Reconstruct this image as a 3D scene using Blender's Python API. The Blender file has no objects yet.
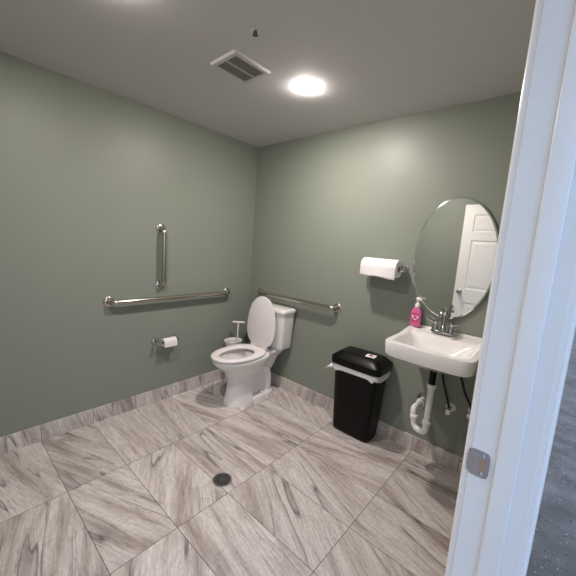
import bpy, bmesh, math, random
from mathutils import Vector, Matrix, noise
PI = math.pi
random.seed(4)
C = bpy.context.scene.collection
S = bpy.context.scene

# ------------------------------------------------------------------ camera
cam_d = bpy.data.cameras.new('camera'); cam = bpy.data.objects.new('camera', cam_d); C.objects.link(cam)
yaw, pitch, roll = -0.7183, 0.1362, 0.0691
f_ = Vector((math.sin(yaw)*math.cos(pitch), math.cos(yaw)*math.cos(pitch), -math.sin(pitch)))
r0 = Vector((math.cos(yaw), -math.sin(yaw), 0)); u0 = r0.cross(f_)
r_ = r0*math.cos(roll) + u0*math.sin(roll); u_ = -r0*math.sin(roll) + u0*math.cos(roll)
M = Matrix((r_, u_, -f_)).transposed().to_4x4(); M.translation = Vector((2.4275, -2.2221, 1.4142))
cam.matrix_world = M
cam_d.sensor_width = 36; cam_d.lens = 313.65/576*36
cam_d.shift_x = 0.0046; cam_d.shift_y = -0.0043
cam_d.clip_start = 0.02
S.camera = cam

# ------------------------------------------------------------------ light
w = bpy.data.worlds.new('sky'); S.world = w; w.use_nodes = True
bg = w.node_tree.nodes['Background']
bg.inputs[0].default_value = (0.55, 0.72, 1.0, 1); bg.inputs[1].default_value = 1.8
LAMP = 960.0
LAMP_COL = (1.0, 0.912, 0.865, 1)
LAMPS = [(1.15, -0.69), (1.07, -1.73)]
vs = S.view_settings
S.display_settings.display_device = 'sRGB'
vs.view_transform = 'Standard'; vs.look = 'None'; vs.exposure = 0.0; vs.gamma = 1.0; vs.use_curve_mapping = False

# ------------------------------------------------------------------ helpers
def obj(name, bm, m, parent=None, smooth=40, loc=None):
    """link bm (world coordinates) as one mesh object whose origin is at loc or its parent's"""
    me = bpy.data.meshes.new(name)
    bmesh.ops.recalc_face_normals(bm, faces=bm.faces[:])
    org = Vector((0, 0, 0))
    if parent is not None: org = Vector(parent['_w'])
    elif loc is not None: org = Vector(loc)
    bmesh.ops.translate(bm, verts=bm.verts[:], vec=-org)
    bm.to_mesh(me); bm.free()
    if smooth:
        for p in me.polygons: p.use_smooth = True
        me.set_sharp_from_angle(angle=math.radians(smooth))
    ms = m if isinstance(m, (list, tuple)) else [m]
    for k in ms: me.materials.append(k)
    o = bpy.data.objects.new(name, me); C.objects.link(o)
    if parent is not None: o.parent = parent
    else: o.location = org
    o['_w'] = tuple(org)
    return o

def thing(name, label, cat, loc, group=None):
    o = bpy.data.objects.new(name, None); C.objects.link(o); o.location = loc
    o.empty_display_size = 0.05
    o['label'] = label; o['category'] = cat; o['_w'] = tuple(loc)
    if group: o['group'] = group
    return o

def tag(o, label, cat, group=None):
    o['label'] = label; o['category'] = cat
    if group: o['group'] = group
    return o

def struct(name, bm, m, parent=None, smooth=0):
    o = obj(name, bm, m, parent, smooth)
    if parent is None: o['kind'] = 'structure'
    return o

def box(bm, lo, hi, bev=0, seg=2, rot=None, mi=0):
    lo = Vector(lo); hi = Vector(hi); c = (lo+hi)/2; d = hi-lo
    t = bmesh.new()
    bmesh.ops.create_cube(t, size=1)
    bmesh.ops.scale(t, vec=d, verts=t.verts[:])
    if bev: bmesh.ops.bevel(t, geom=t.edges[:], offset=bev, segments=seg, profile=0.5, affect='EDGES')
    if rot is not None: bmesh.ops.transform(t, matrix=rot.to_4x4(), verts=t.verts[:])
    bmesh.ops.translate(t, vec=c, verts=t.verts[:])
    merge(bm, t, mi)

def merge(bm, t, mi=0):
    mp = {}
    for v in t.verts: mp[v] = bm.verts.new(v.co)
    for fc in t.faces:
        try:
            n = bm.faces.new([mp[v] for v in fc.verts]); n.material_index = mi if mi else fc.material_index
        except ValueError: pass
    t.free()

def loft(bm, rings, cap0=True, cap1=True, closed_rings=False, mi=0):
    vr = [[bm.verts.new(p) for p in r] for r in rings]
    n = len(vr[0]); R = len(vr)
    for i in range(R if closed_rings else R-1):
        a = vr[i]; b = vr[(i+1) % R]
        for j in range(n):
            q = bm.faces.new((a[j], a[(j+1) % n], b[(j+1) % n], b[j])); q.material_index = mi
    if not closed_rings:
        if cap0: bm.faces.new(vr[0][::-1]).material_index = mi
        if cap1: bm.faces.new(vr[-1]).material_index = mi
    return vr

def lathe(bm, prof, c, axis=(0, 0, 1), seg=32, cap=True, mi=0):
    """prof: (r, h) pairs; h along axis from c"""
    ax = Vector(axis).normalized(); q = Vector((0, 0, 1)).rotation_difference(ax)
    rings = []
    for r, h in prof:
        rings.append([Vector(c)+q @ Vector((r*math.cos(2*PI*k/seg), r*math.sin(2*PI*k/seg), h)) for k in range(seg)])
    loft(bm, rings, cap, cap, mi=mi)

def catmull(pts, n=8):
    P = [Vector(p) for p in pts]; P = [P[0]*2-P[1]]+P+[P[-1]*2-P[-2]]; out = []
    for i in range(1, len(P)-2):
        a, b, c, d = P[i-1:i+3]
        for k in range(n):
            t = k/n
            out.append(0.5*((2*b)+(c-a)*t+(2*a-5*b+4*c-d)*t*t+(3*b-a-3*c+d)*t**3))
    out.append(P[-2]); return out

def fillet(pts, rad, n=8):
    P = [Vector(p) for p in pts]; out = [P[0]]
    for i in range(1, len(P)-1):
        a = (P[i-1]-P[i]); b = (P[i+1]-P[i])
        r = min(rad, a.length*(0.95 if i == 1 else 0.49), b.length*(0.95 if i == len(P)-2 else 0.49))
        s = P[i]+a.normalized()*r; e = P[i]+b.normalized()*r
        for k in range(n+1):
            t = k/n; out.append(s*(1-t)**2+P[i]*2*t*(1-t)+e*t*t)
    out.append(P[-1]); return out

def tube(bm, pts, r, seg=16, cap=True, mi=0):
    P = [Vector(p) for p in pts]; n = len(P)
    rad = r if isinstance(r, (list, tuple)) else [r]*n
    T = [((P[min(i+1, n-1)]-P[max(i-1, 0)]).normalized()) for i in range(n)]
    up = Vector((0, 0, 1)) if abs(T[0].z) < 0.9 else Vector((1, 0, 0))
    N = (up-T[0]*up.dot(T[0])).normalized(); rings = []
    for i in range(n):
        if i:
            N = (N-T[i]*N.dot(T[i])).normalized()
        B = T[i].cross(N)
        rings.append([P[i]+(N*math.cos(2*PI*k/seg)+B*math.sin(2*PI*k/seg))*rad[i] for k in range(seg)])
    loft(bm, rings, cap, cap, mi=mi)

def sup(cx, cy, hx, hy, e, z, n=64):
    out = []
    for k in range(n):
        t = 2*PI*k/n; c = math.cos(t); s = math.sin(t)
        out.append(Vector((cx+hx*math.copysign(abs(c)**(2/e), c), cy+hy*math.copysign(abs(s)**(2/e), s), z)))
    return out

def egg(cx, yf, yb, hw, z, n=64, cyr=0.42, eb=2.6):
    """egg outline: rounded front at yf (more negative), squarer back at yb"""
    L = yb-yf; cy = yb-L*cyr; out = []
    for k in range(n):
        t = 2*PI*k/n; c = math.cos(t); s = math.sin(t)
        if s < 0: x = hw*math.copysign(abs(c)**(2/2.1), c); y = cy+(cy-yf)*-(abs(s)**(2/2.1))
        else: x = hw*math.copysign(abs(c)**(2/eb), c); y = cy+(yb-cy)*abs(s)**(2/eb)
        out.append(Vector((cx+x, y, z)))
    return out

# ------------------------------------------------------------------ materials
def mat(name, col, rough=0.5, metal=0.0, spec=0.5, bump=0, bscale=60, var=0, vscale=4, coat=0, trans=0, ior=1.45):
    m = bpy.data.materials.new(name); m.use_nodes = True; nt = m.node_tree
    b = nt.nodes['Principled BSDF']
    b.inputs['Base Color'].default_value = (*col, 1); b.inputs['Roughness'].default_value = rough
    b.inputs['Metallic'].default_value = metal; b.inputs['Specular IOR Level'].default_value = spec
    b.inputs['Coat Weight'].default_value = coat; b.inputs['Transmission Weight'].default_value = trans
    b.inputs['IOR'].default_value = ior
    tc = nt.nodes.new('ShaderNodeTexCoord')
    if var:
        n = nt.nodes.new('ShaderNodeTexNoise'); n.inputs['Scale'].default_value = vscale; n.inputs['Detail'].default_value = 4
        nt.links.new(tc.outputs['Object'], n.inputs['Vector'])
        mx = nt.nodes.new('ShaderNodeMix'); mx.data_type = 'RGBA'
        mx.inputs['A'].default_value = (*[c*(1-var) for c in col], 1); mx.inputs['B'].default_value = (*[min(1, c*(1+var)) for c in col], 1)
        nt.links.new(n.outputs[0], mx.inputs['Factor']); nt.links.new(mx.outputs['Result'], b.inputs['Base Color'])
    if bump:
        n2 = nt.nodes.new('ShaderNodeTexNoise'); n2.inputs['Scale'].default_value = bscale; n2.inputs['Detail'].default_value = 3
        nt.links.new(tc.outputs['Object'], n2.inputs['Vector'])
        bp = nt.nodes.new('ShaderNodeBump'); bp.inputs['Strength'].default_value = bump; bp.inputs['Distance'].default_value = 0.002
        nt.links.new(n2.outputs[0], bp.inputs['Height']); nt.links.new(bp.outputs['Normal'], b.inputs['Normal'])
    return m

def stone(name, x0, px, y0, py, mode):
    """vein-cut porcelain: mode 'floor' grid in x/y, 'x' or 'y' = skirting running along that axis"""
    m = bpy.data.materials.new(name); m.use_nodes = True; nt = m.node_tree; N = nt.nodes; L = nt.links
    b = N['Principled BSDF']
    geo = N.new('ShaderNodeNewGeometry'); sp = N.new('ShaderNodeSeparateXYZ'); L.new(geo.outputs['Position'], sp.inputs[0])
    def ma(op, a, c=None, d=None):
        n = N.new('ShaderNodeMath'); n.operation = op
        for i, v in enumerate((a, c, d)):
            if v is None: continue
            if isinstance(v, (int, float)): n.inputs[i].default_value = v
            else: L.new(v, n.inputs[i])
        return n.outputs[0]
    def edge(v, off, per):
        u = ma('DIVIDE', ma('SUBTRACT', v, off), per); cell = ma('FLOOR', u); fr = ma('SUBTRACT', u, cell)
        return cell, ma('MULTIPLY', ma('SUBTRACT', 0.5, ma('ABSOLUTE', ma('SUBTRACT', fr, 0.5))), per)
    if mode == 'floor':
        cx, ex = edge(sp.outputs[0], x0, px); cy, ey = edge(sp.outputs[1], y0, py); e = ma('MINIMUM', ex, ey)
    elif mode == 'x':
        cx, e = edge(sp.outputs[0], x0, px); cy = ma('MULTIPLY', cx, 0.0)
    else:
        cy, e = edge(sp.outputs[1], y0, py); cx = ma('MULTIPLY', cy, 0.0)
    cb = N.new('ShaderNodeCombineXYZ'); L.new(cx, cb.inputs[0]); L.new(cy, cb.inputs[1]); cb.inputs[2].default_value = 3.7 if mode == 'floor' else 8.1
    wn = N.new('ShaderNodeTexWhiteNoise'); wn.noise_dimensions = '3D'; L.new(cb.outputs[0], wn.inputs['Vector'])
    ws = N.new('ShaderNodeSeparateColor'); L.new(wn.outputs['Color'], ws.inputs[0])
    va = N.new('ShaderNodeVectorMath'); va.operation = 'MULTIPLY_ADD'
    L.new(wn.outputs['Color'], va.inputs[0]); va.inputs[1].default_value = (7, 7, 7); L.new(geo.outputs['Position'], va.inputs[2])
    vr = N.new('ShaderNodeVectorRotate'); vr.rotation_type = 'AXIS_ANGLE'
    L.new(va.outputs[0], vr.inputs['Vector'])
    if mode == 'floor':
        vr.inputs['Axis'].default_value = (0, 0, 1)
        L.new(ma('MULTIPLY_ADD', ws.outputs[0], 1.15, -0.42), vr.inputs['Angle'])   # streak direction of this tile
    else:
        vr.inputs['Axis'].default_value = (0, 1, 0) if mode == 'x' else (1, 0, 0)
        vr.inputs['Angle'].default_value = 1.35
    # warp
    wz = N.new('ShaderNodeTexNoise'); wz.inputs['Scale'].default_value = 2.6; wz.inputs['Detail'].default_value = 7; L.new(vr.outputs[0], wz.inputs['Vector'])
    wm = N.new('ShaderNodeVectorMath'); wm.operation = 'MULTIPLY_ADD'; L.new(wz.outputs['Color'], wm.inputs[0]); wm.inputs[1].default_value = (0.08, 0.030, 0.030); L.new(vr.outputs[0], wm.inputs[2])
    def nz(vec, scl, sc, det, rough=0.6):
        mp = N.new('ShaderNodeMapping'); mp.inputs['Scale'].default_value = scl; L.new(vec, mp.inputs[0])
        n = N.new('ShaderNodeTexNoise'); n.inputs['Scale'].default_value = sc; n.inputs['Detail'].default_value = det; n.inputs['Roughness'].default_value = rough
        L.new(mp.outputs[0], n.inputs['Vector']); return n.outputs[0]
    st = (1.0, 9, 9) if mode == 'floor' else ((1, 9, 9) if mode == 'x' else (9, 1, 9))
    bands = nz(wm.outputs[0], st, 1.1, 3)
    fine = nz(wm.outputs[0], (st[0]*1.6, st[1]*2.2, st[2]*2.2) if mode != 'y' else (st[0]*2.2, st[1]*1.3, st[2]*2.2), 5.0, 9, 0.78)
    cr = nz(wm.outputs[0], (st[0]*0.55, st[1]*0.75, st[2]*0.75) if mode == 'floor' else st, 1.0, 2)
    grain = nz(geo.outputs['Position'], (1, 1, 1), 55, 5)
    # crack lines where the coarse field crosses 0.5
    crack = ma('SUBTRACT', 1.0, ma('MINIMUM', 1.0, ma('DIVIDE', ma('ABSOLUTE', ma('SUBTRACT', cr, 0.5)), 0.010)))
    gate = N.new('ShaderNodeMapRange'); gate.inputs['From Min'].default_value = 0.40; gate.inputs['From Max'].default_value = 0.54; L.new(nz(vr.outputs[0], (1, 1, 1), 3.0, 2), gate.inputs[0])
    crack = ma('MULTIPLY', crack, gate.outputs[0])
    rp = N.new('ShaderNodeValToRGB'); L.new(bands, rp.inputs[0])
    rp.color_ramp.elements[0].position = 0.34; rp.color_ramp.elements[0].color = (0.37, 0.305, 0.28, 1)
    rp.color_ramp.elements[1].position = 0.60; rp.color_ramp.elements[1].color = (0.64, 0.585, 0.555, 1)
    el = rp.color_ramp.elements.new(0.47); el.color = (0.565, 0.50, 0.472, 1)
    rf = N.new('ShaderNodeMapRange'); L.new(fine, rf.inputs[0]); rf.inputs['From Min'].default_value = 0.32; rf.inputs['From Max'].default_value = 0.56; rf.inputs['To Min'].default_value = 0.68; rf.inputs['To Max'].default_value = 1.10
    rg = N.new('ShaderNodeMapRange'); L.new(grain, rg.inputs[0]); rg.inputs['From Min'].default_value = 0.3; rg.inputs['From Max'].default_value = 0.7; rg.inputs['To Min'].default_value = 0.88; rg.inputs['To Max'].default_value = 1.10
    tone = ma('MULTIPLY_ADD', ws.outputs[2], 0.16, 0.92)
    cr2 = nz(wm.outputs[0], (st[0]*1.0, st[1]*1.2, st[2]*1.2), 1.6, 4)
    crack2 = ma('MULTIPLY', ma('SUBTRACT', 1.0, ma('MINIMUM', 1.0, ma('DIVIDE', ma('ABSOLUTE', ma('SUBTRACT', cr2, 0.47)), 0.011))), ma('SUBTRACT', 1.0, ma('MULTIPLY', gate.outputs[0], 0.3)))
    side = N.new('ShaderNodeMapRange'); L.new(cr, side.inputs[0]); side.inputs['From Min'].default_value = 0.5; side.inputs['From Max'].default_value = 0.56; side.inputs['To Min'].default_value = 1; side.inputs['To Max'].default_value = 0
    side_ = ma('MULTIPLY', ma('MULTIPLY', side.outputs[0], ma('GREATER_THAN', cr, 0.5)), gate.outputs[0])
    dk = ma('MULTIPLY', ma('SUBTRACT', 1.0, ma('MULTIPLY', side_, 0.34)), ma('SUBTRACT', 1.0, ma('MULTIPLY', crack2, 0.38)))
    tone = ma('MULTIPLY', tone, dk)
    k = ma('MULTIPLY', ma('MULTIPLY', ma('MULTIPLY', rf.outputs[0], rg.outputs[0]), tone), ma('SUBTRACT', 1.0, ma('MULTIPLY', crack, 0.62)))
    vm = N.new('ShaderNodeVectorMath'); vm.operation = 'SCALE'; L.new(rp.outputs[0], vm.inputs[0]); L.new(k, vm.inputs['Scale'])
    gm = ma('LESS_THAN', e, 0.0016)
    mx = N.new('ShaderNodeMix'); mx.data_type = 'RGBA'; L.new(gm, mx.inputs['Factor']); L.new(vm.outputs[0], mx.inputs['A']); mx.inputs['B'].default_value = (0.13, 0.11, 0.10, 1)
    L.new(mx.outputs['Result'], b.inputs['Base Color'])
    b.inputs['Roughness'].default_value = 0.5; b.inputs['Specular IOR Level'].default_value = 0.35
    bp = N.new('ShaderNodeBump'); bp.inputs['Strength'].default_value = 0.6; bp.inputs['Distance'].default_value = 0.002
    L.new(ma('SUBTRACT', fine, gm), bp.inputs['Height']); L.new(bp.outputs['Normal'], b.inputs['Normal'])
    return m

def concrete():
    m = mat('outside_concrete', (0.2, 0.2, 0.2), 0.8, bump=0.6, bscale=40); nt = m.node_tree; N = nt.nodes; L = nt.links; b = N['Principled BSDF']
    geo = N.new('ShaderNodeNewGeometry')
    n1 = N.new('ShaderNodeTexNoise'); n1.inputs['Scale'].default_value = 5; n1.inputs['Detail'].default_value = 9; L.new(geo.outputs['Position'], n1.inputs['Vector'])
    r1 = N.new('ShaderNodeValToRGB'); L.new(n1.outputs[0], r1.inputs[0])
    r1.color_ramp.elements[0].position = 0.35; r1.color_ramp.elements[0].color = (0.10, 0.080, 0.070, 1); r1.color_ramp.elements[1].position = 0.68; r1.color_ramp.elements[1].color = (0.20, 0.165, 0.148, 1)
    n2 = N.new('ShaderNodeTexNoise'); n2.inputs['Scale'].default_value = 60; n2.inputs['Detail'].default_value = 3; L.new(geo.outputs['Position'], n2.inputs['Vector'])
    gt = N.new('ShaderNodeMapRange'); gt.inputs['From Min'].default_value = 0.66; gt.inputs['From Max'].default_value = 0.70; L.new(n2.outputs[0], gt.inputs[0])
    mx = N.new('ShaderNodeMix'); mx.data_type = 'RGBA'; L.new(gt.outputs[0], mx.inputs['Factor']); L.new(r1.outputs[0], mx.inputs['A']); mx.inputs['B'].default_value = (0.36, 0.34, 0.33, 1)
    lt = N.new('ShaderNodeMapRange'); lt.inputs['From Min'].default_value = 0.34; lt.inputs['From Max'].default_value = 0.31; L.new(n2.outputs[0], lt.inputs[0])
    m2 = N.new('ShaderNodeMix'); m2.data_type = 'RGBA'; L.new(lt.outputs[0], m2.inputs['Factor']); L.new(mx.outputs['Result'], m2.inputs['A']); m2.inputs['B'].default_value = (0.03, 0.03, 0.03, 1)
    L.new(m2.outputs['Result'], b.inputs['Base Color'])
    return m

def emit(name, col, s):
    m = bpy.data.materials.new(name); m.use_nodes = True; nt = m.node_tree
    nt.nodes.remove(nt.nodes['Principled BSDF']); e = nt.nodes.new('ShaderNodeEmission')
    e.inputs[0].default_value = col; e.inputs[1].default_value = s
    nt.links.new(e.outputs[0], nt.nodes['Material Output'].inputs[0]); return m

GREEN = mat('sage_wall_paint', (0.236, 0.257, 0.213), 0.42, spec=0.35, bump=0.15, bscale=180, var=0.02, vscale=2)
CEIL = mat('ceiling_paint', (0.62, 0.605, 0.60), 0.8, spec=0.2, bump=0.2, bscale=140, var=0.015)
FLOOR = stone('floor_tile', 0.003, 0.5995, -1.1888, 0.3063, 'floor')
SKX = stone('skirting_tile_back', 0.003, 0.29975, 0, 1, 'x')
SKY = stone('skirting_tile_left', 0, 1, -1.1888, 0.3063, 'y')
CONC = concrete()
WHITE_TRIM = mat('white_gloss_trim', (0.80, 0.80, 0.80), 0.22, var=0.02, vscale=12)
DOORW = mat('white_door_paint', (0.82, 0.79, 0.75), 0.4, bump=0.1)
CERAMIC = mat('vitreous_china', (0.84, 0.81, 0.79), 0.12, coat=0.4)
PLASTIC = mat('seat_plastic', (0.80, 0.75, 0.74), 0.3)
STEEL = mat('brushed_steel', (0.50, 0.47, 0.43), 0.20, metal=1, bump=0.05, bscale=300)
CHROME = mat('chrome', (0.50, 0.50, 0.51), 0.07, metal=1)
NICKEL = mat('satin_nickel', (0.55, 0.53, 0.50), 0.28, metal=1)
BLACK = mat('black_plastic', (0.003, 0.003, 0.003), 0.32, spec=0.22)
RUBBER = mat('black_rubber', (0.012, 0.012, 0.012), 0.6)
DARK = mat('dark_void', (0.01, 0.01, 0.01), 0.9)
PAPER = mat('white_paper', (0.82, 0.78, 0.77), 0.9, spec=0.1, bump=0.8, bscale=90)
PVC = mat('white_pvc', (0.78, 0.77, 0.74), 0.35)
LINER = mat('bin_liner_film', (0.85, 0.85, 0.85), 0.35, bump=0.7, bscale=30, trans=0.1)
MIRROR = mat('mirror_silver', (0.86, 0.88, 0.87), 0.0, metal=1)
MEDGE = mat('mirror_bevel', (0.70, 0.76, 0.72), 0.10, metal=0.9)
PINK = mat('pink_soap', (0.64, 0.13, 0.31), 0.15, coat=0.5)
PLABEL = mat('soap_label', (0.55, 0.05, 0.2), 0.4)
CLEAR = mat('clear_plastic', (0.92, 0.80, 0.85), 0.05, trans=0.9)
VENTW = mat('vent_paint', (0.60, 0.58, 0.56), 0.5)
LOUV = mat('louvre_grey', (0.30, 0.29, 0.28), 0.5)
WOOD = mat('raw_wood', (0.36, 0.24, 0.17), 0.8, var=0.2, vscale=60)
GRATE = mat('drain_grate_metal', (0.16, 0.15, 0.145), 0.4, metal=0.7)
RED = mat('sticker_red', (0.35, 0.03, 0.03), 0.5)
STICK = mat('sticker_white', (0.85, 0.83, 0.80), 0.5)
LENS = emit('lamp_lens', LAMP_COL, LAMP); LENS2 = emit('lamp_lens_dimmer', LAMP_COL, LAMP*0.62)

# ------------------------------------------------------------------ setting
H = 2.3293; XR = 2.33; XO = 2.445; YF = -2.46; YJ = -1.43; YH = -2.352; HB = 0.112
b = bmesh.new(); box(b, (-0.1, YF-0.1, -0.06), (XO+0.0, 0.1, 0)); struct('floor', b, FLOOR)
b = bmesh.new(); box(b, (XO, -7.5, -0.08), (40, 25.0, -0.004)); o = struct('floor', b, CONC)
b = bmesh.new(); box(b, (-0.1, YF-0.1, H), (XO, 0.1, H+0.1)); struct('ceiling', b, CEIL)
b = bmesh.new(); box(b, (-0.1, YF-0.1, 0), (0, 0.1, H)); struct('wall_left', b, GREEN)
b = bmesh.new(); box(b, (0, 0, 0), (XR, 0.1, H)); struct('wall_back', b, GREEN)
b = bmesh.new(); box(b, (0, YF-0.1, 0), (XR, YF, H)); struct('wall_front', b, GREEN)
b = bmesh.new()
box(b, (XR, YJ+0.018, 0), (XO, 0.1, H)); box(b, (XR, YF-0.1, 0), (XO, YH-0.018, H)); box(b, (XR, YH-0.018, 2.07), (XO, YJ+0.018, H))
struct('wall_right', b, GREEN)
def skirt(name, lo, hi, m):
    b = bmesh.new(); box(b, lo, hi, 0.0012, 1); struct(name, b, m)
skirt('baseboard_left', (0, YF, 0), (0.010, 0, HB), SKY)
skirt('baseboard_back', (0.010, -0.010, 0), (XR, 0, HB), SKX)
skirt('baseboard_right', (XR-0.010, YJ+0.08, 0), (XR, -0.010, HB), SKY)
skirt('baseboard_front', (0.010, YF, 0), (XR-0.01, YF+0.010, HB), SKX)

# door frame: jambs, stops, casings
b = bmesh.new(); HD = 2.05
for s, y in ((1, YJ), (-1, YH)):
    box(b, (XR, min(y, y+s*0.018), 0), (XO, max(y, y+s*0.018), HD+0.018), 0.0008, 1)          # jamb board
    box(b, (XR+0.048, min(y, y-s*0.011), 0), (XR+0.087, max(y, y-s*0.011), HD), 0.004, 3)      # stop
box(b, (XR, YH, HD), (XO, YJ, HD+0.018))
box(b, (XR+0.048, YH, HD-0.011), (XR+0.087, YJ, HD), 0.002, 2)
frame = struct('trim_1', b, WHITE_TRIM, smooth=30)
def casing(name, xa, dirx):
    """moulded casing around the opening; dirx -1 = room side"""
    b = bmesh.new()
    prof = [(0.005, 0.0), (0.005, 0.009), (0.008, 0.012), (0.016, 0.0125), (0.020, 0.0155), (0.030, 0.0165), (0.052, 0.018), (0.058, 0.016), (0.062, 0.010), (0.062, 0.0)]
    def ring(f): return [f(a, h) for a, h in prof]
    seq = [ring(lambda a, h: Vector((xa+dirx*h, YJ+a, 0))), ring(lambda a, h: Vector((xa+dirx*h, YJ+a, HD+a))),
           ring(lambda a, h: Vector((xa+dirx*h, YH-a, HD+a))), ring(lambda a, h: Vector((xa+dirx*h, YH-a, 0)))]
    loft(b, seq); struct(name, b, WHITE_TRIM, smooth=30)
casing('trim_2', XR, -1); casing('trim_3', XO, 1)

# strike plate on the jamb
b = bmesh.new(); zc = 0.953; xc = 2.351
def rr(cx, cz, hx, hz, e, y):
    return [Vector((p.x, y, p.y)) for p in sup(cx, cz, hx, hz, e, 0, 48)]
fy = YJ-0.0016
hole = (xc+0.004, zc-0.001, 0.0085, 0.0125)
rings = [rr(*hole, 9, YJ+0.004), rr(*hole, 9, fy), rr(xc, zc, 0.0145, 0.024, 8, fy), rr(xc-0.001, zc, 0.0165, 0.028, 7, fy), rr(xc-0.003, zc, 0.0195, 0.030, 6, fy), rr(xc-0.004, zc, 0.0215, 0.0310, 5, fy), rr(xc-0.004, zc, 0.0215, 0.0310, 5, YJ-0.0002)]
loft(b, rings, False, False)
for v in b.verts:
    if v.co.x < xc-0.014: v.co.y += 22*(xc-0.014-v.co.x)**2 - 0.002*(1 if v.co.x < xc-0.022 else 0)
sp_ = obj('strike_plate', b, mat('polished_strike', (0.36, 0.36, 0.39), 0.16, metal=1), frame); sp_['label'] = 'satin metal strike plate with square latch hole'
b = bmesh.new(); box(b, (hole[0]-0.0078, YJ-0.0005, hole[1]-0.0118), (hole[0]+0.0078, YJ+0.003, hole[1]+0.0118)); obj('latch_pocket', b, WOOD, sp_)
for dz in (-0.0215, 0.0215):
    b = bmesh.new(); lathe(b, [(0.0042, 0), (0.0042, 0.0008), (0.0030, 0.0016), (0.0012, 0.0013)], (xc+0.004, fy, zc+dz), (0, -1, 0), 16)
    obj('screw', b, CHROME, sp_)

# six-panel door, open 90 degrees into the room (seen in the mirror)
DX0, DX1, DY0, DY1, DZ0, DZ1 = 1.412, 2.322, YH+0.004, YH+0.044, 0.012, 2.035
b = bmesh.new()
W = DX1-DX0; st = 0.112; mid = 0.10
rows = [(0.24, 0.815), (0.985, 1.60), (1.70, 1.915)]
cols = [(DX0+st, DX0+(W-mid)/2), (DX0+(W+mid)/2, DX1-st)]
zc_ = [DZ0, 0.24, 0.815, 0.985, 1.60, 1.70, 1.915, DZ1]
box(b, (DX0, DY0, DZ0), (DX0+st, DY1, DZ1)); box(b, (DX1-st, DY0, DZ0), (DX1, DY1, DZ1))
for a, c in ((0, 1), (2, 3), (4, 5), (6, 7)): box(b, (DX0+st, DY0, zc_[a]), (DX1-st, DY1, zc_[c]))
for z0, z1 in rows:
    box(b, (cols[0][1], DY0, z0), (cols[1][0], DY1, z1))
    for x0, x1 in cols:
        for yy, s in ((DY0, 1), (DY1, -1)):
            def rect(i, dy): return [Vector((x0+i, yy+s*dy, z0+i)), Vector((x1-i, yy+s*dy, z0+i)), Vector((x1-i, yy+s*dy, z1-i)), Vector((x0+i, yy+s*dy, z1-i))]
            loft(b, [rect(0, 0), rect(0.008, 0.009), rect(0.022, 0.010), rect(0.045, 0.003), rect(0.048, 0.003)], False, True)
door = struct('door_1', b, DOORW, smooth=20)
for s, y in ((1, DY1), (-1, DY0)):
    b = bmesh.new()
    lathe(b, [(0.032, 0), (0.032, 0.004), (0.028, 0.008), (0.013, 0.010), (0.011, 0.030), (0.018, 0.036), (0.026, 0.046), (0.0275, 0.055), (0.024, 0.064), (0.012, 0.068)], (DX0+0.062, y, 0.945), (0, s, 0), 32)
    obj('door_knob', b, NICKEL, door)
b = bmesh.new(); box(b, (DX0-0.0015, DY0+0.008, 0.916), (DX0+0.001, DY1-0.008, 0.974)); lathe(b, [(0.006, 0), (0.006, 0.01)], (DX0, (DY0+DY1)/2, 0.945), (-1, 0, 0), 12)
obj('latch', b, NICKEL, door)
for z in (0.25, 1.05, 1.82):
    b = bmesh.new(); lathe(b, [(0.006, 0), (0.006, 0.09)], (DX1+0.0055, DY0-0.0035, z), (0, 0, 1), 12)
    obj('hinge', b, NICKEL, door)

# ------------------------------------------------------------------ ceiling lights
for i, (x, y) in enumerate(LAMPS):
    lab = ['round white recessed ceiling light near the ceiling vent, nearest the corner', 'round white ceiling light at the top edge, above the left wall side'][i]
    t = thing('ceiling_light', lab, 'ceiling light', (x, y, H))
    b = bmesh.new(); loft(b, [[Vector((x+r*math.cos(2*PI*k/48), y+r*math.sin(2*PI*k/48), H-h)) for k in range(48)] for r, h in ((0.068, 0), (0.066, 0.0012), (0.060, 0.0018), (0.0505, 0.0018), (0.0505, 0))], False, False, True)
    obj('trim_ring', b, VENTW, t)
    b = bmesh.new(); lathe(b, [(0.0500, -0.0005), (0.0500, -0.0044), (0.045, -0.0078), (0.030, -0.0098), (0.010, -0.0106)], (x, y, H), (0, 0, 1), 32)
    obj('diffuser', b, (LENS, LENS2)[i], t)

# vent
vx0, vx1, vy0, vy1 = 0.877, 1.088, -1.18, -0.932
t = thing('ceiling_vent', 'square white exhaust vent grille with two louvred halves in the ceiling', 'vent', ((vx0+vx1)/2, (vy0+vy1)/2, H))
b = bmesh.new()
def rect(i, dz): return [Vector((vx0+i, vy0+i, H-dz)), Vector((vx1-i, vy0+i, H-dz)), Vector((vx1-i, vy1-i, H-dz)), Vector((vx0+i, vy1-i, H-dz))]
loft(b, [rect(0, 0), rect(0, 0.004), rect(0.006, 0.012), rect(0.026, 0.013), rect(0.028, 0.004), rect(0.028, 0)], False, False)
obj('vent_frame', b, VENTW, t, 25)
b = bmesh.new(); mx_ = (vx0+vx1)/2; box(b, (mx_-0.005, vy0+0.026, H-0.0125), (mx_+0.005, vy1-0.026, H-0.001), 0.001, 1); obj('centre_bar', b, VENTW, t)
for a, c in ((vx0+0.028, mx_-0.005), (mx_+0.005, vx1-0.028)):
    b = bmesh.new(); n = 11
    for k in range(n):
        xx = a+(c-a)*(k+0.5)/n
        box(b, (xx-0.0012, vy0+0.028, H-0.0095), (xx+0.0012, vy1-0.028, H-0.001), rot=Matrix.Rotation(0.45, 3, 'Y'))
    obj('louvre', b, LOUV, t)
b = bmesh.new(); box(b, (vx0+0.027, vy0+0.027, H-0.0008), (vx1-0.027, vy1-0.027, H-0.0002)); obj('backing', b, DARK, t)

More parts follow.
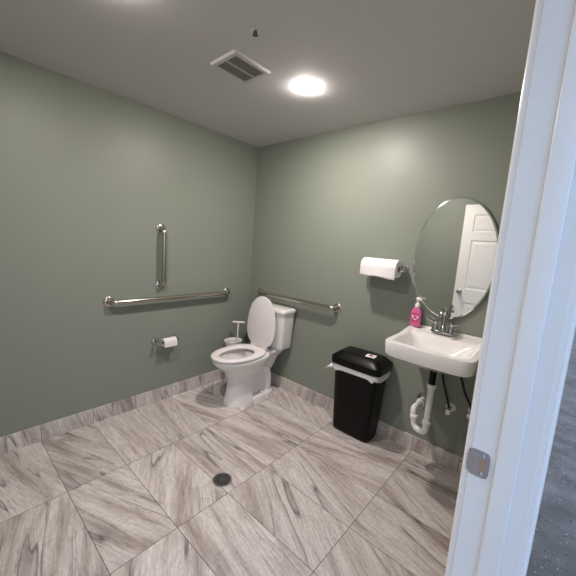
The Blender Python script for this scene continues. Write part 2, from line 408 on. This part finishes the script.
# sprinkler
sx_, sy_ = 1.268, -1.214
t = thing('sprinkler', 'tiny dark sprinkler head on the ceiling beyond the vent', 'sprinkler', (sx_, sy_, H))
b = bmesh.new(); lathe(b, [(0.019, 0), (0.018, 0.002), (0.012, 0.004), (0.010, 0.0045)], (sx_-0.004, sy_, H), (0, 0, -1), 28); obj('escutcheon', b, VENTW, t)
b = bmesh.new(); lathe(b, [(0.009, 0.003), (0.009, 0.012), (0.006, 0.014), (0.004, 0.016), (0.013, 0.0175), (0.013, 0.019), (0.003, 0.020)], (sx_, sy_, H), (0, 0, -1), 20)
obj('sprinkler_body', b, GRATE, t)

# ------------------------------------------------------------------ grab bars
def grab_bar(label, a, bpt, n, off=0.056, r=0.0185):
    """a, bpt flange centres on the wall, n outward normal"""
    a = Vector(a); bpt = Vector(bpt); n = Vector(n)
    t = thing('grab_bar', label, 'grab bar', tuple((a+bpt)/2))
    b = bmesh.new(); tube(b, fillet([a+n*0.004, a+n*off, bpt+n*off, bpt+n*0.004], 0.052, 10), r, 20); obj('bar', b, STEEL, t)
    for p in (a, bpt):
        b = bmesh.new(); lathe(b, [(0.038, 0), (0.038, 0.003), (0.035, 0.006), (0.020, 0.009), (0.017, 0.016)], p, n, 32); obj('flange', b, STEEL, t)
    return t
grab_bar('long horizontal stainless grab bar on the left wall above the toilet paper', (0, -1.378, 0.90), (0, -0.311, 0.897), (1, 0, 0))
grab_bar('short vertical stainless grab bar on the left wall', (0, -0.992, 0.999), (0, -0.992, 1.456), (1, 0, 0))
grab_bar('horizontal stainless grab bar on the wall behind the toilet tank', (0.163, 0, 0.906), (1.077, 0, 0.906), (0, -1, 0))

# ------------------------------------------------------------------ toilet paper
ty0, ty1, tz = -1.035, -0.868, 0.54
t = thing('toilet_paper_holder', 'chrome two-post toilet paper holder under the long grab bar', 'toilet paper holder', (0, (ty0+ty1)/2, tz))
for y in (ty0, ty1):
    b = bmesh.new(); lathe(b, [(0.027, 0), (0.027, 0.004), (0.022, 0.010), (0.011, 0.014), (0.009, 0.045), (0.014, 0.050), (0.016, 0.065), (0.014, 0.078), (0.006, 0.082)], (0, y, tz), (1, 0, 0), 24)
    obj('post', b, CHROME, t)
b = bmesh.new(); lathe(b, [(0.007, 0), (0.007, ty1-ty0)], (0.066, ty0, tz), (0, 1, 0), 16); obj('roller', b, CHROME, t)
cz = tz-0.009
b = bmesh.new(); yy0, yy1 = -0.995, -0.885; ro, ri = 0.034, 0.0175
loft(b, [[Vector((0.066+r*math.cos(2*PI*k/40), y, cz+r*math.sin(2*PI*k/40))) for k in range(40)] for r, y in ((ri, yy0), (ro-0.002, yy0), (ro, yy0+0.002), (ro, yy1-0.002), (ro-0.002, yy1), (ri, yy1))], False, False, True)
box(b, (0.066+ro-0.0012, yy0+0.001, cz-0.034), (0.066+ro, yy1-0.001, cz+0.002))
tp = tag(obj('toilet_paper_roll', b, PAPER, loc=(0.066, -0.94, cz)), 'small white toilet paper roll on the chrome holder on the left wall', 'toilet paper')
b = bmesh.new(); loft(b, [[Vector((0.066+r*math.cos(2*PI*k/32), y, cz+r*math.sin(2*PI*k/32))) for k in range(32)] for r, y in ((ri-0.001, yy0+0.001), (ri, yy0+0.001), (ri, yy1-0.001), (ri-0.001, yy1-0.001))], False, False, True)
obj('cardboard_core', b, WOOD, tp)

# ------------------------------------------------------------------ toilet
tx = 0.440
t = thing('toilet', 'white two-piece elongated toilet in the corner with its lid raised', 'toilet', (tx, -0.35, 0))
b = bmesh.new()
# front column flaring into the bowl, then over the rim and down inside
secs = [(0.0, -0.618, -0.38, 0.112), (0.015, -0.617, -0.38, 0.111), (0.03, -0.612, -0.38, 0.108), (0.10, -0.596, -0.375, 0.098), (0.19, -0.590, -0.36, 0.095), (0.25, -0.604, -0.32, 0.104),
        (0.30, -0.636, -0.24, 0.128), (0.335, -0.676, -0.235, 0.150), (0.365, -0.715, -0.23, 0.172), (0.39, -0.738, -0.225, 0.183), (0.408, -0.744, -0.222, 0.186), (0.420, -0.742, -0.222, 0.184), (0.425, -0.735, -0.224, 0.178)]
rings = [egg(tx, yf, yb, hw, z, eb=6 if z < 0.26 else 3.2) for z, yf, yb, hw in secs]
inn = [(0.425, -0.700, -0.27, 0.140), (0.418, -0.690, -0.28, 0.132), (0.39, -0.685, -0.285, 0.128), (0.33, -0.665, -0.30, 0.115), (0.26, -0.60, -0.34, 0.085), (0.225, -0.54, -0.38, 0.05)]
rings += [egg(tx, yf, yb, hw, z) for z, yf, yb, hw in inn]
loft(b, rings, True, True)
# trapway body behind the column
tr = [(0.0, -0.40, -0.13, 0.062), (0.04, -0.40, -0.13, 0.060), (0.12, -0.40, -0.14, 0.052), (0.20, -0.40, -0.13, 0.056), (0.28, -0.36, -0.10, 0.085), (0.35, -0.36, -0.08, 0.105), (0.405, -0.36, -0.06, 0.12)]
loft(b, [sup(tx, (a+c)/2, hw, (c-a)/2, 5, z) for z, a, c, hw in tr])
# trapway swelling on each side
for s in (-1, 1):
    tube(b, catmull([(tx+s*0.045, -0.40, 0.25), (tx+s*0.055, -0.33, 0.29), (tx+s*0.058, -0.25, 0.28), (tx+s*0.055, -0.19, 0.20), (tx+s*0.050, -0.170, 0.09), (tx+s*0.048, -0.170, 0.02)], 6), [0.026+0.012*math.sin(PI*k/30) for k in range(31)], 18)
# foot flange
loft(b, [sup(tx, -0.345, hx, hy, 4.5, z) for hx, hy, z in ((0.108, 0.235, 0), (0.108, 0.235, 0.022), (0.103, 0.230, 0.030), (0.075, 0.21, 0.036))])
# deck under the tank
loft(b, [sup(tx, -0.165, hx, hy, 5, z) for hx, hy, z in ((0.08, 0.12, 0.34), (0.110, 0.138, 0.38), (0.128, 0.145, 0.405), (0.130, 0.146, 0.420), (0.125, 0.142, 0.427))])
obj('bowl', b, CERAMIC, t, 50)
# water
b = bmesh.new(); loft(b, [egg(tx, -0.595, -0.34, 0.083, 0.256), egg(tx, -0.594, -0.341, 0.082, 0.257)]); obj('water', b, mat('water', (0.55, 0.58, 0.56), 0.03), t)
for s in (-1, 1):
    b = bmesh.new(); lathe(b, [(0.017, 0), (0.017, 0.008), (0.013, 0.020), (0.006, 0.026)], (tx+s*0.082, -0.27, 0.030), (0, 0, 1), 20); obj('bolt_cap', b, CERAMIC, t)
# tank
b = bmesh.new()
loft(b, [sup(tx+0.008, -0.018-hy, hx, hy, 7, z) for hx, hy, z in ((0.150, 0.070, 0.428), (0.152, 0.070, 0.440), (0.184, 0.077, 0.447), (0.190, 0.080, 0.475), (0.204, 0.086, 0.70), (0.207, 0.088, 0.778))])
obj('tank', b, CERAMIC, t, 50)
b = bmesh.new()
loft(b, [sup(tx+0.008, -0.015-0.095, hx, hy, 7, z) for hx, hy, z in ((0.208, 0.089, 0.778), (0.218, 0.095, 0.782), (0.221, 0.097, 0.790), (0.221, 0.097, 0.808), (0.216, 0.093, 0.817), (0.195, 0.078, 0.821))])
obj('tank_lid', b, CERAMIC, t, 50)
# seat ring
b = bmesh.new()
def er(o_, z): return egg(tx, -0.757+o_, -0.262-o_*0.6, 0.186-o_, z)
def ei(o_, z): return egg(tx, -0.682-o_, -0.352+o_, 0.108+o_, z, cyr=0.46, eb=2.2)
loft(b, [er(0.004, 0.430), er(0, 0.436), er(0.002, 0.446), er(0.012, 0.451), er(0.03, 0.4525), ei(0.022, 0.4515), ei(0.006, 0.447), ei(0, 0.440), ei(0.003, 0.431)], False, False, True)
obj('seat', b, PLASTIC, t, 60)
# raised lid (leans back on the tank)
b = bmesh.new(); L_ = 0.466; rings = []
for o_, th in ((0.012, 0.0), (0.0, 0.004), (0.0, 0.010), (0.008, 0.0145), (0.03, 0.0165)):
    rings.append([Vector((p.x, p.y, th)) for p in egg(tx+0.003, -L_+o_, 0-o_, 0.179-o_, 0)])
loft(b, rings)
ang = math.radians(-93.5)
bmesh.ops.rotate(b, verts=b.verts[:], cent=(0, 0, 0), matrix=Matrix.Rotation(ang, 3, 'X'))
bmesh.ops.translate(b, verts=b.verts[:], vec=(0, -0.272, 0.452))
obj('lid', b, PLASTIC, t, 60)
for s in (-1, 1):
    b = bmesh.new(); box(b, (tx+s*0.075-0.022, -0.272, 0.427), (tx+s*0.075+0.022, -0.232, 0.462), 0.008, 3)
    lathe(b, [(0.010, -0.03), (0.010, 0.03)], (tx+s*0.075, -0.262, 0.455), (1, 0, 0), 16); obj('hinge', b, PLASTIC, t)
b = bmesh.new(); tube(b, catmull([(tx-0.12, -0.09, 0.43), (tx-0.14, -0.07, 0.33), (tx-0.17, -0.05, 0.22), (tx-0.18, -0.03, 0.17), (tx-0.18, -0.004, 0.17)]), 0.006, 10); obj('supply_hose', b, STEEL, t)
b = bmesh.new(); lathe(b, [(0.028, 0), (0.026, 0.004), (0.010, 0.006), (0.010, 0.04)], (tx-0.18, 0, 0.17), (0, -1, 0), 20); obj('shutoff_valve', b, CHROME, t)

# ------------------------------------------------------------------ plunger / brush caddy behind the toilet
px_, py_ = 0.118, -0.298
t = thing('brush_caddy', 'white canister caddy on the floor between toilet and corner', 'caddy', (px_, py_, 0))
b = bmesh.new(); loft(b, [sup(px_, py_, r, r*1.15, 2.2, z, 40) for r, z in ((0.060, 0), (0.062, 0.01), (0.060, 0.03), (0.058, 0.2), (0.064, 0.38), (0.076, 0.425), (0.078, 0.435), (0.070, 0.437), (0.055, 0.425), (0.048, 0.30))]); obj('canister', b, PLASTIC, t)
t2 = thing('toilet_plunger', 'white T-handled stick standing in the caddy behind the toilet', 'plunger', (px_+0.005, py_+0.045, 0.33))
b = bmesh.new(); tube(b, [(px_+0.005, py_+0.045, 0.32), (px_+0.005, py_+0.050, 0.605)], 0.0075, 14); obj('rod', b, PLASTIC, t2)
b = bmesh.new(); tube(b, [(px_-0.036, py_+0.010, 0.608), (px_-0.032, py_+0.014, 0.609), (px_+0.050, py_+0.088, 0.609), (px_+0.054, py_+0.092, 0.608)], [0.006, 0.010, 0.010, 0.006], 14); obj('handle', b, PLASTIC, t2)
b = bmesh.new(); lathe(b, [(0.034, 0), (0.036, 0.02), (0.02, 0.05), (0.009, 0.06)], (px_+0.005, py_+0.03, 0.305), (0, 0, 1), 24); obj('cup', b, RUBBER, t2)

# ------------------------------------------------------------------ floor drain
dx, dy = 1.101, -1.150
t = thing('floor_drain', 'round dark metal floor drain set in the tiles', 'drain', (dx, dy, 0))
b = bmesh.new(); loft(b, [[Vector((dx+r*math.cos(2*PI*k/48), dy+r*math.sin(2*PI*k/48), z)) for k in range(48)] for r, z in ((0.058, 0), (0.057, 0.0022), (0.050, 0.0028), (0.049, 0.0006), (0.049, 0))], False, False, True); obj('rim', b, NICKEL, t)
b = bmesh.new(); lathe(b, [(0.0488, 0.0002), (0.0488, 0.0007)], (dx, dy, 0), (0, 0, 1), 40); obj('drain_body', b, DARK, t)
b = bmesh.new()
for r1, r2 in ((0.0485, 0.041), (0.034, 0.029), (0.021, 0.016)):
    loft(b, [[Vector((dx+r*math.cos(2*PI*k/40), dy+r*math.sin(2*PI*k/40), z)) for k in range(40)] for r, z in ((r1, 0.0009), (r1, 0.0024), (r2, 0.0024), (r2, 0.0009))], False, False, True)
for k in range(10):
    a = 2*PI*k/10+0.2; box(b, (dx-0.002+0.027*math.cos(a), dy-0.0195+0.027*math.sin(a), 0.0009), (dx+0.002+0.027*math.cos(a), dy+0.0195+0.027*math.sin(a), 0.0022), rot=Matrix.Rotation(a+PI/2, 3, 'Z'))
lathe(b, [(0.010, 0.0009), (0.010, 0.0026)], (dx, dy, 0), (0, 0, 1), 20)
obj('grate', b, GRATE, t)

# ------------------------------------------------------------------ trash can
bx, by = 1.413, -0.142
t = thing('trash_can', 'tall black plastic trash can with domed lid beside the sink', 'trash can', (bx, by, 0))
TW, TD, TH = 0.160, 0.128, 0.50
b = bmesh.new()
loft(b, [sup(bx-0.024*(1-z/0.535), by+0.036*(1-z/0.535), hx, hy, 7, z) for hx, hy, z in ((0.144, 0.084, 0.0), (0.151, 0.090, 0.006), (0.153, 0.092, 0.03), (0.161, 0.099, 0.20), (0.172, 0.112, 0.50), (0.176, 0.116, 0.535), (0.172, 0.112, 0.535), (0.168, 0.108, 0.50), (0.13, 0.075, 0.01))])
obj('body', b, BLACK, t, 50)
b = bmesh.new()
rim = [(0.188, 0.124, 0.550, 8), (0.196, 0.131, 0.554, 8), (0.199, 0.133, 0.601, 8), (0.196, 0.130, 0.605, 8), (0.150, 0.088, 0.644, 7), (0.145, 0.083, 0.646, 7), (0.06, 0.04, 0.647, 4)]
loft(b, [sup(bx, by, hx, hy, e, z) for hx, hy, z, e in rim])
lid = obj('lid', b, BLACK, t, 22)
# liner skirt
b = bmesh.new(); rings = []
for lvl in range(6):
    ring = sup(bx, by, 0.178+0.004*(1 if lvl < 5 else 0.5), 0.118+0.004*(1 if lvl < 5 else 0.5), 8, 0, 96)
    out = []
    for k, p in enumerate(ring):
        a = 2*PI*k/96
        low = 0.507+0.022*noise.noise(Vector((math.cos(a)*2.3, math.sin(a)*2.3, 1.3)))
        z = 0.549+(low-0.549)*lvl/5
        wv = 0.0035*noise.noise(Vector((math.cos(a)*9, math.sin(a)*9, lvl*0.5)))+0.003
        d = Vector((p.x-bx, p.y-by, 0)).normalized()
        out.append(Vector((p.x, p.y, z))+d*wv*(0.4+lvl*0.16))
    rings.append(out)
loft(b, rings, False, False)
# loose corner of the bag at the left
for k in range(3):
    a0 = Vector((bx-0.180, by-0.112+0.02*k, 0.546)); tip = Vector((bx-0.238+0.014*k, by-0.135+0.018*k, 0.488+0.008*k))
    vs_ = [b.verts.new(p) for p in (a0, a0+Vector((0.004, 0.02, 0.001)), tip+Vector((0.004, 0.012, -0.004)), tip, a0+Vector((0.008, -0.004, -0.032)))]
    b.faces.new((vs_[0], vs_[1], vs_[2], vs_[3])); b.faces.new((vs_[0], vs_[3], vs_[4]))
ln = obj('bin_liner', b, LINER, t, 60); ln['label'] = 'white plastic bag edge folded over the rim'
sm = ln.modifiers.new('thick', 'SOLIDIFY'); sm.thickness = 0.001; sm.offset = 1
# sticker
b = bmesh.new(); R = Matrix.Rotation(0.15, 3, 'Z')
box(b, (bx+0.040, by-0.050, 0.6475), (bx+0.108, by+0.018, 0.6483), 0, rot=R); stk = obj('sticker', b, STICK, lid); stk['label'] = 'white sticker with a dark red mark'
b = bmesh.new(); lathe(b, [(0.014, 0), (0.014, 0.0005)], (bx+0.070, by-0.008, 0.6484), (0, 0, 1), 16)
box(b, (bx+0.060, by-0.025, 0.6483), (bx+0.095, by-0.020, 0.6488)); obj('sticker_mark', b, RED, stk)

# ------------------------------------------------------------------ sink
sx0, sx1, sy0, SZ = 1.694, 2.172, -0.482, 0.888
scx = (sx0+sx1)/2; scy = sy0/2; hx = (sx1-sx0)/2; hy = -sy0/2-0.001
t = thing('sink', 'white wall-hung ceramic sink below the oval mirror', 'sink', (scx, scy, 0.8))
b = bmesh.new()
def bow(ring, amt=0.012):
    for p in ring:
        if p.y < scy: p.y -= amt*max(0, 1-((p.x-scx)/hx)**2)*((scy-p.y)/hy)
    return ring
A = []
A.append(sup(scx, -0.25, 0.05, 0.05, 2, 0.735))
A.append(sup(scx, -0.245, 0.12, 0.11, 2.4, 0.742))
A.append(sup(scx, scy, hx-0.075, hy-0.05, 3.2, 0.775))
A.append(bow(sup(scx, scy, hx-0.014, hy-0.008, 9, 0.8015)))
A.append(bow(sup(scx, scy, hx-0.010, hy-0.004, 9, 0.803)))
A.append(bow(sup(scx, scy, hx-0.005, hy-0.002, 10, 0.810)))
A.append(bow(sup(scx, scy, hx, hy, 11, SZ-0.008)))
A.append(bow(sup(scx, scy, hx-0.003, hy-0.002, 11, SZ-0.001)))
A.append(bow(sup(scx, scy, hx-0.010, hy-0.007, 10, SZ)))
# inner basin
by_ = -0.278; bh = 0.158
A.append(bow(sup(scx, by_, hx-0.034, bh+0.006, 12, SZ-0.001), 0.008))
A.append(bow(sup(scx, by_, hx-0.040, bh+0.001, 11, SZ-0.008), 0.006))
A.append(bow(sup(scx, by_, hx-0.078, bh-0.010, 5, SZ-0.040), 0.004))
A.append(sup(scx, by_, hx-0.095, bh-0.030, 3, SZ-0.085))
A.append(sup(scx, by_, hx-0.150, bh-0.070, 2.4, SZ-0.115))
A.append(sup(scx, by_, 0.03, 0.03, 2, SZ-0.122))
loft(b, A, True, True)
for v in b.verts:   # raised faucet deck
    if v.co.z > SZ-0.012 and v.co.y > -0.118: v.co.z += 0.020*min(1, (v.co.y+0.118)/0.03)
box(b, (sx0+0.02, -0.016, SZ), (sx1-0.02, -0.002, SZ+0.030), 0.005, 3)
obj('basin', b, CERAMIC, t, 35)
b = bmesh.new(); lathe(b, [(0.021, 0), (0.021, 0.002), (0.016, 0.003), (0.006, 0.001)], (scx, by_, SZ-0.1215), (0, 0, 1), 24); obj('drain_ring', b, CHROME, t)

# faucet
FX, FY, FZ = 1.908, -0.068, SZ+0.0205
t = thing('faucet', 'chrome two-handle gooseneck faucet on the sink', 'faucet', (FX, FY, FZ))
b = bmesh.new(); loft(b, [sup(FX, FY, hx_, hy_, 3, FZ+z, 40) for hx_, hy_, z in ((0.071, 0.026, 0), (0.071, 0.026, 0.008), (0.066, 0.021, 0.016), (0.05, 0.012, 0.018))]); obj('base_plate', b, CHROME, t)
b = bmesh.new(); P = catmull([(FX, FY, FZ+0.015), (FX, FY, FZ+0.09), (FX, FY-0.004, FZ+0.130), (FX, FY-0.026, FZ+0.158), (FX, FY-0.058, FZ+0.160), (FX, FY-0.084, FZ+0.138), (FX, FY-0.092, FZ+0.112)], 6)
tube(b, P, [0.014-0.004*k/(len(P)-1) for k in range(len(P))], 18); lathe(b, [(0.020, 0), (0.018, 0.018), (0.014, 0.026)], (FX, FY, FZ+0.015), (0, 0, 1), 24)
obj('spout', b, CHROME, t)
for s in (-1, 1):
    b = bmesh.new(); lathe(b, [(0.021, 0), (0.020, 0.012), (0.014, 0.034), (0.013, 0.042), (0.017, 0.050), (0.014, 0.060), (0.005, 0.064)], (FX+s*0.047, FY, FZ+0.014), (0, 0, 1), 24)
    tube(b, [(FX+s*0.047, FY, FZ+0.064), (FX+s*0.075, FY-0.010, FZ+0.070), (FX+s*0.100, FY-0.022, FZ+0.082)], [0.008, 0.006, 0.0045], 12)
    obj('handle', b, CHROME, t)

# under-sink plumbing
t = thing('sink_trap', 'white plastic drain trap under the sink', 'drain trap', (1.92, -0.2, 0.25))
TX, TY = 1.925, -0.215; WX = 1.835
b = bmesh.new(); tube(b, [(TX, TY, 0.740), (TX, TY, 0.60)], 0.019, 20); lathe(b, [(0.029, 0), (0.029, 0.02), (0.021, 0.03)], (TX, TY, 0.705), (0, 0, 1), 24); tp_ = obj('tailpiece', b, BLACK, t); tp_['label'] = 'black upper tailpiece'
b = bmesh.new(); P = fillet([(TX, TY, 0.61), (TX, TY, 0.285), (TX-0.078, TY+0.03, 0.275), (TX-0.100, TY+0.04, 0.40), (WX, -0.12, 0.405), (WX, 0.0, 0.405)], 0.05, 10)
tube(b, P, 0.0195, 20); obj('trap_pipe', b, PVC, t)
for c, ax in (((TX, TY, 0.585), (0, 0, 1)), ((TX, TY, 0.345), (0, 0, 1)), ((TX-0.088, TY+0.037, 0.335), (0, 0, 1)), ((WX+0.001, -0.085, 0.405), (0, 1, 0))):
    b = bmesh.new(); lathe(b, [(0.021, 0), (0.0275, 0.003), (0.0275, 0.022), (0.021, 0.028)], c, ax, 12); obj('slip_nut', b, PVC, t)
b = bmesh.new(); lathe(b, [(0.045, 0), (0.044, 0.004), (0.030, 0.012), (0.022, 0.014)], (WX, 0, 0.405), (0, -1, 0), 28); obj('escutcheon', b, GRATE, t)
for i, (x0, x1, z1, lab) in enumerate(((1.915, 2.005, 0.415, 'black water supply hose and valve beside the white drain trap'), (2.02, 2.132, 0.440, 'black water supply hose and valve nearest the door frame'))):
    t = thing('water_supply', lab, 'water supply', (x1, 0, z1))
    b = bmesh.new(); tube(b, catmull([(x0, -0.09, 0.775), (x0*0.80+x1*0.20, -0.084, 0.70), (x0*0.48+x1*0.52, -0.07, 0.58), (x1*0.86+x0*0.14, -0.055, z1+0.06), (x1, -0.052, z1+0.012)]), 0.0075, 12); obj('hose', b, RUBBER, t)
    b = bmesh.new(); lathe(b, [(0.009, 0), (0.009, 0.065), (0.012, 0.066), (0.012, 0.075)], (x1, -0.001, z1), (0, -1, 0), 16); lathe(b, [(0.011, 0), (0.011, 0.02)], (x1, -0.052, z1), (0, 0, 1), 16)
    tube(b, [(x1, -0.075, z1), (x1, -0.085, z1)], 0.006, 10); lathe(b, [(0.006, 0), (0.019, 0.002), (0.019, 0.010), (0.006, 0.012)], (x1, -0.083, z1), (0, -1, 0), 20); obj('valve', b, CHROME, t)
    b = bmesh.new(); lathe(b, [(0.030, 0), (0.029, 0.004), (0.012, 0.009)], (x1, 0, z1), (0, -1, 0), 28); obj('escutcheon', b, PVC, t)

# ------------------------------------------------------------------ soap bottle
ox, oy, oz = 1.724, -0.036, SZ+0.0203
t = thing('soap_bottle', 'pink hand soap pump bottle on the sink', 'soap bottle', (ox, oy, oz))
b = bmesh.new(); loft(b, [sup(ox, oy, a, c, e, oz+z, 40) for a, c, z, e in ((0.034, 0.019, 0, 4), (0.037, 0.0212, 0.004, 4), (0.034, 0.0212, 0.050, 3.5), (0.037, 0.0212, 0.085, 3), (0.032, 0.019, 0.108, 2.6), (0.019, 0.015, 0.126, 2.2), (0.012, 0.012, 0.136, 2))]); obj('bottle', b, PINK, t)
b = bmesh.new()
pts = []
for k in range(40):
    a = 2*PI*k/40; xx = 0.016*math.sin(a)**3; zz = 0.0145*(0.8125*math.cos(a)-0.3125*math.cos(2*a)-0.125*math.cos(3*a)-0.0625*math.cos(4*a))+0.062
    pts.append((xx, zz))
loft(b, [[Vector((ox+s*x, oy-0.0212-d, oz+0.062+s*(z-0.062))) for x, z in pts] for s, d in ((1.35, 0), (1.35, 0.0008), (0.95, 0.0008), (0.95, 0))], False, False, True)
hl = obj('label_heart', b, STICK, t); hl['label'] = 'white heart outline on the label'
b = bmesh.new(); box(b, (ox-0.022, oy-0.0212, oz+0.028), (ox+0.022, oy-0.0195, oz+0.092), 0.0005, 1); obj('bottle_label', b, PLABEL, t)
b = bmesh.new(); lathe(b, [(0.0155, 0.132), (0.0155, 0.150), (0.012, 0.156), (0.005, 0.158), (0.005, 0.178), (0.012, 0.180), (0.013, 0.194), (0.009, 0.198)], (ox, oy, oz), (0, 0, 1), 24)
tube(b, [(ox, oy, oz+0.189), (ox+0.022, oy-0.020, oz+0.190), (ox+0.030, oy-0.028, oz+0.184)], [0.006, 0.005, 0.004], 12); obj('pump', b, STICK, t)

# ------------------------------------------------------------------ mirror
mx0, mz0, ma_, mb_ = 1.896, 1.382, 0.243, 0.387
b = bmesh.new()
def el(s, y): return [Vector((mx0+(ma_-s)*math.cos(2*PI*k/96), y, mz0+(mb_-s)*math.sin(2*PI*k/96))) for k in range(96)]
t = thing('mirror', 'oval frameless mirror on the wall above the white sink', 'mirror', (mx0, 0, mz0))
vr_ = loft(b, [el(0, -0.014), el(0, -0.0165), el(0.009, -0.0190)], True, False); obj('bevel_edge', b, MEDGE, t, 20)
b = bmesh.new(); loft(b, [el(0.0088, -0.0190), el(0.0092, -0.0192)], False, True); obj('glass', b, MIRROR, t, 0)
for sx__, sz__ in ((-0.1, 0.2), (0.1, 0.2), (-0.1, -0.2), (0.1, -0.2)):
    b = bmesh.new(); lathe(b, [(0.012, 0), (0.012, 0.014)], (mx0+sx__, 0, mz0+sz__), (0, -1, 0), 16); obj('standoff', b, BLACK, t)

# ------------------------------------------------------------------ paper towel
wz, wy = 1.285, -0.085; wx0, wx1 = 1.325, 1.588; wr = 0.062
t = thing('paper_towel_holder', 'wall-mounted metal paper towel holder left of the oval mirror', 'paper towel holder', ((wx0+wx1)/2, 0, wz))
b = bmesh.new(); lathe(b, [(0.0085, 0), (0.0085, wx1-wx0+0.05)], (wx0-0.02, wy, wz), (1, 0, 0), 16); obj('rod', b, CHROME, t)
for x in (wx0-0.016, wx1+0.018):
    b = bmesh.new(); tube(b, fillet([(x, 0, wz+0.014), (x, wy*0.6, wz+0.012), (x, wy, wz)], 0.02), 0.006, 12); lathe(b, [(0.006, -0.004), (0.024, -0.003), (0.027, 0.002), (0.020, 0.012), (0.006, 0.014)], (x, wy, wz), (1 if x > 1.4 else -1, 0, 0), 20)
    lathe(b, [(0.018, 0), (0.017, 0.004), (0.007, 0.008)], (x, 0, wz+0.014), (0, -1, 0), 20); obj('bracket', b, CHROME, t)
b = bmesh.new(); N_ = 56; prof = []
for k in range(N_+1): 
    a = PI-2*PI*k/N_ ; prof.append((wy+wr*math.cos(a)*-1, wz+wr*math.sin(a)))
rings = []
for x in (wx0, wx0+0.003, wx1-0.003, wx1):
    s = 0.97 if x in (wx0, wx1) else 1.0
    rings.append([Vector((x, wy+wr*s*math.cos(2*PI*k/N_), wz+wr*s*math.sin(2*PI*k/N_))) for k in range(N_)])
inner = [[Vector((x, wy+0.02*math.cos(2*PI*k/N_), wz+0.02*math.sin(2*PI*k/N_))) for k in range(N_)] for x in (wx1, wx0)]
loft(b, rings+inner, False, False, True)
roll_ = tag(obj('paper_towel_roll', b, PAPER, loc=(1.45, wy, wz)), 'white paper towel roll on the wall holder left of the mirror', 'paper towel roll')
# hanging sheet
b = bmesh.new(); nx, nz_ = 24, 14; grid = []
for j in range(nz_+1):
    row = []
    for i in range(nx+1):
        u = i/nx; x = wx0+(wx1-wx0)*u; s = j/nz_
        if s < 0.5:
            a = PI/2+PI/2*s*2; y = wy+(wr+0.0012)*math.cos(a); z = wz+(wr+0.0012)*math.sin(a)
        else:
            d = (s-0.5)*2*(0.062+0.010*u+0.004*math.sin(u*9)); y = wy-(wr+0.0012)+0.004*math.sin(u*7+1)*(s-0.5)*2; z = wz-d
        row.append(b.verts.new((x, y, z)))
    grid.append(row)
for j in range(nz_):
    for i in range(nx): b.faces.new((grid[j][i], grid[j][i+1], grid[j+1][i+1], grid[j+1][i]))
sh = obj('loose_sheet', b, PAPER, roll_, 80); m_ = sh.modifiers.new('thick', 'SOLIDIFY'); m_.thickness = 0.0008

# tidy helper property
for o in bpy.data.objects:
    if '_w' in o: del o['_w']
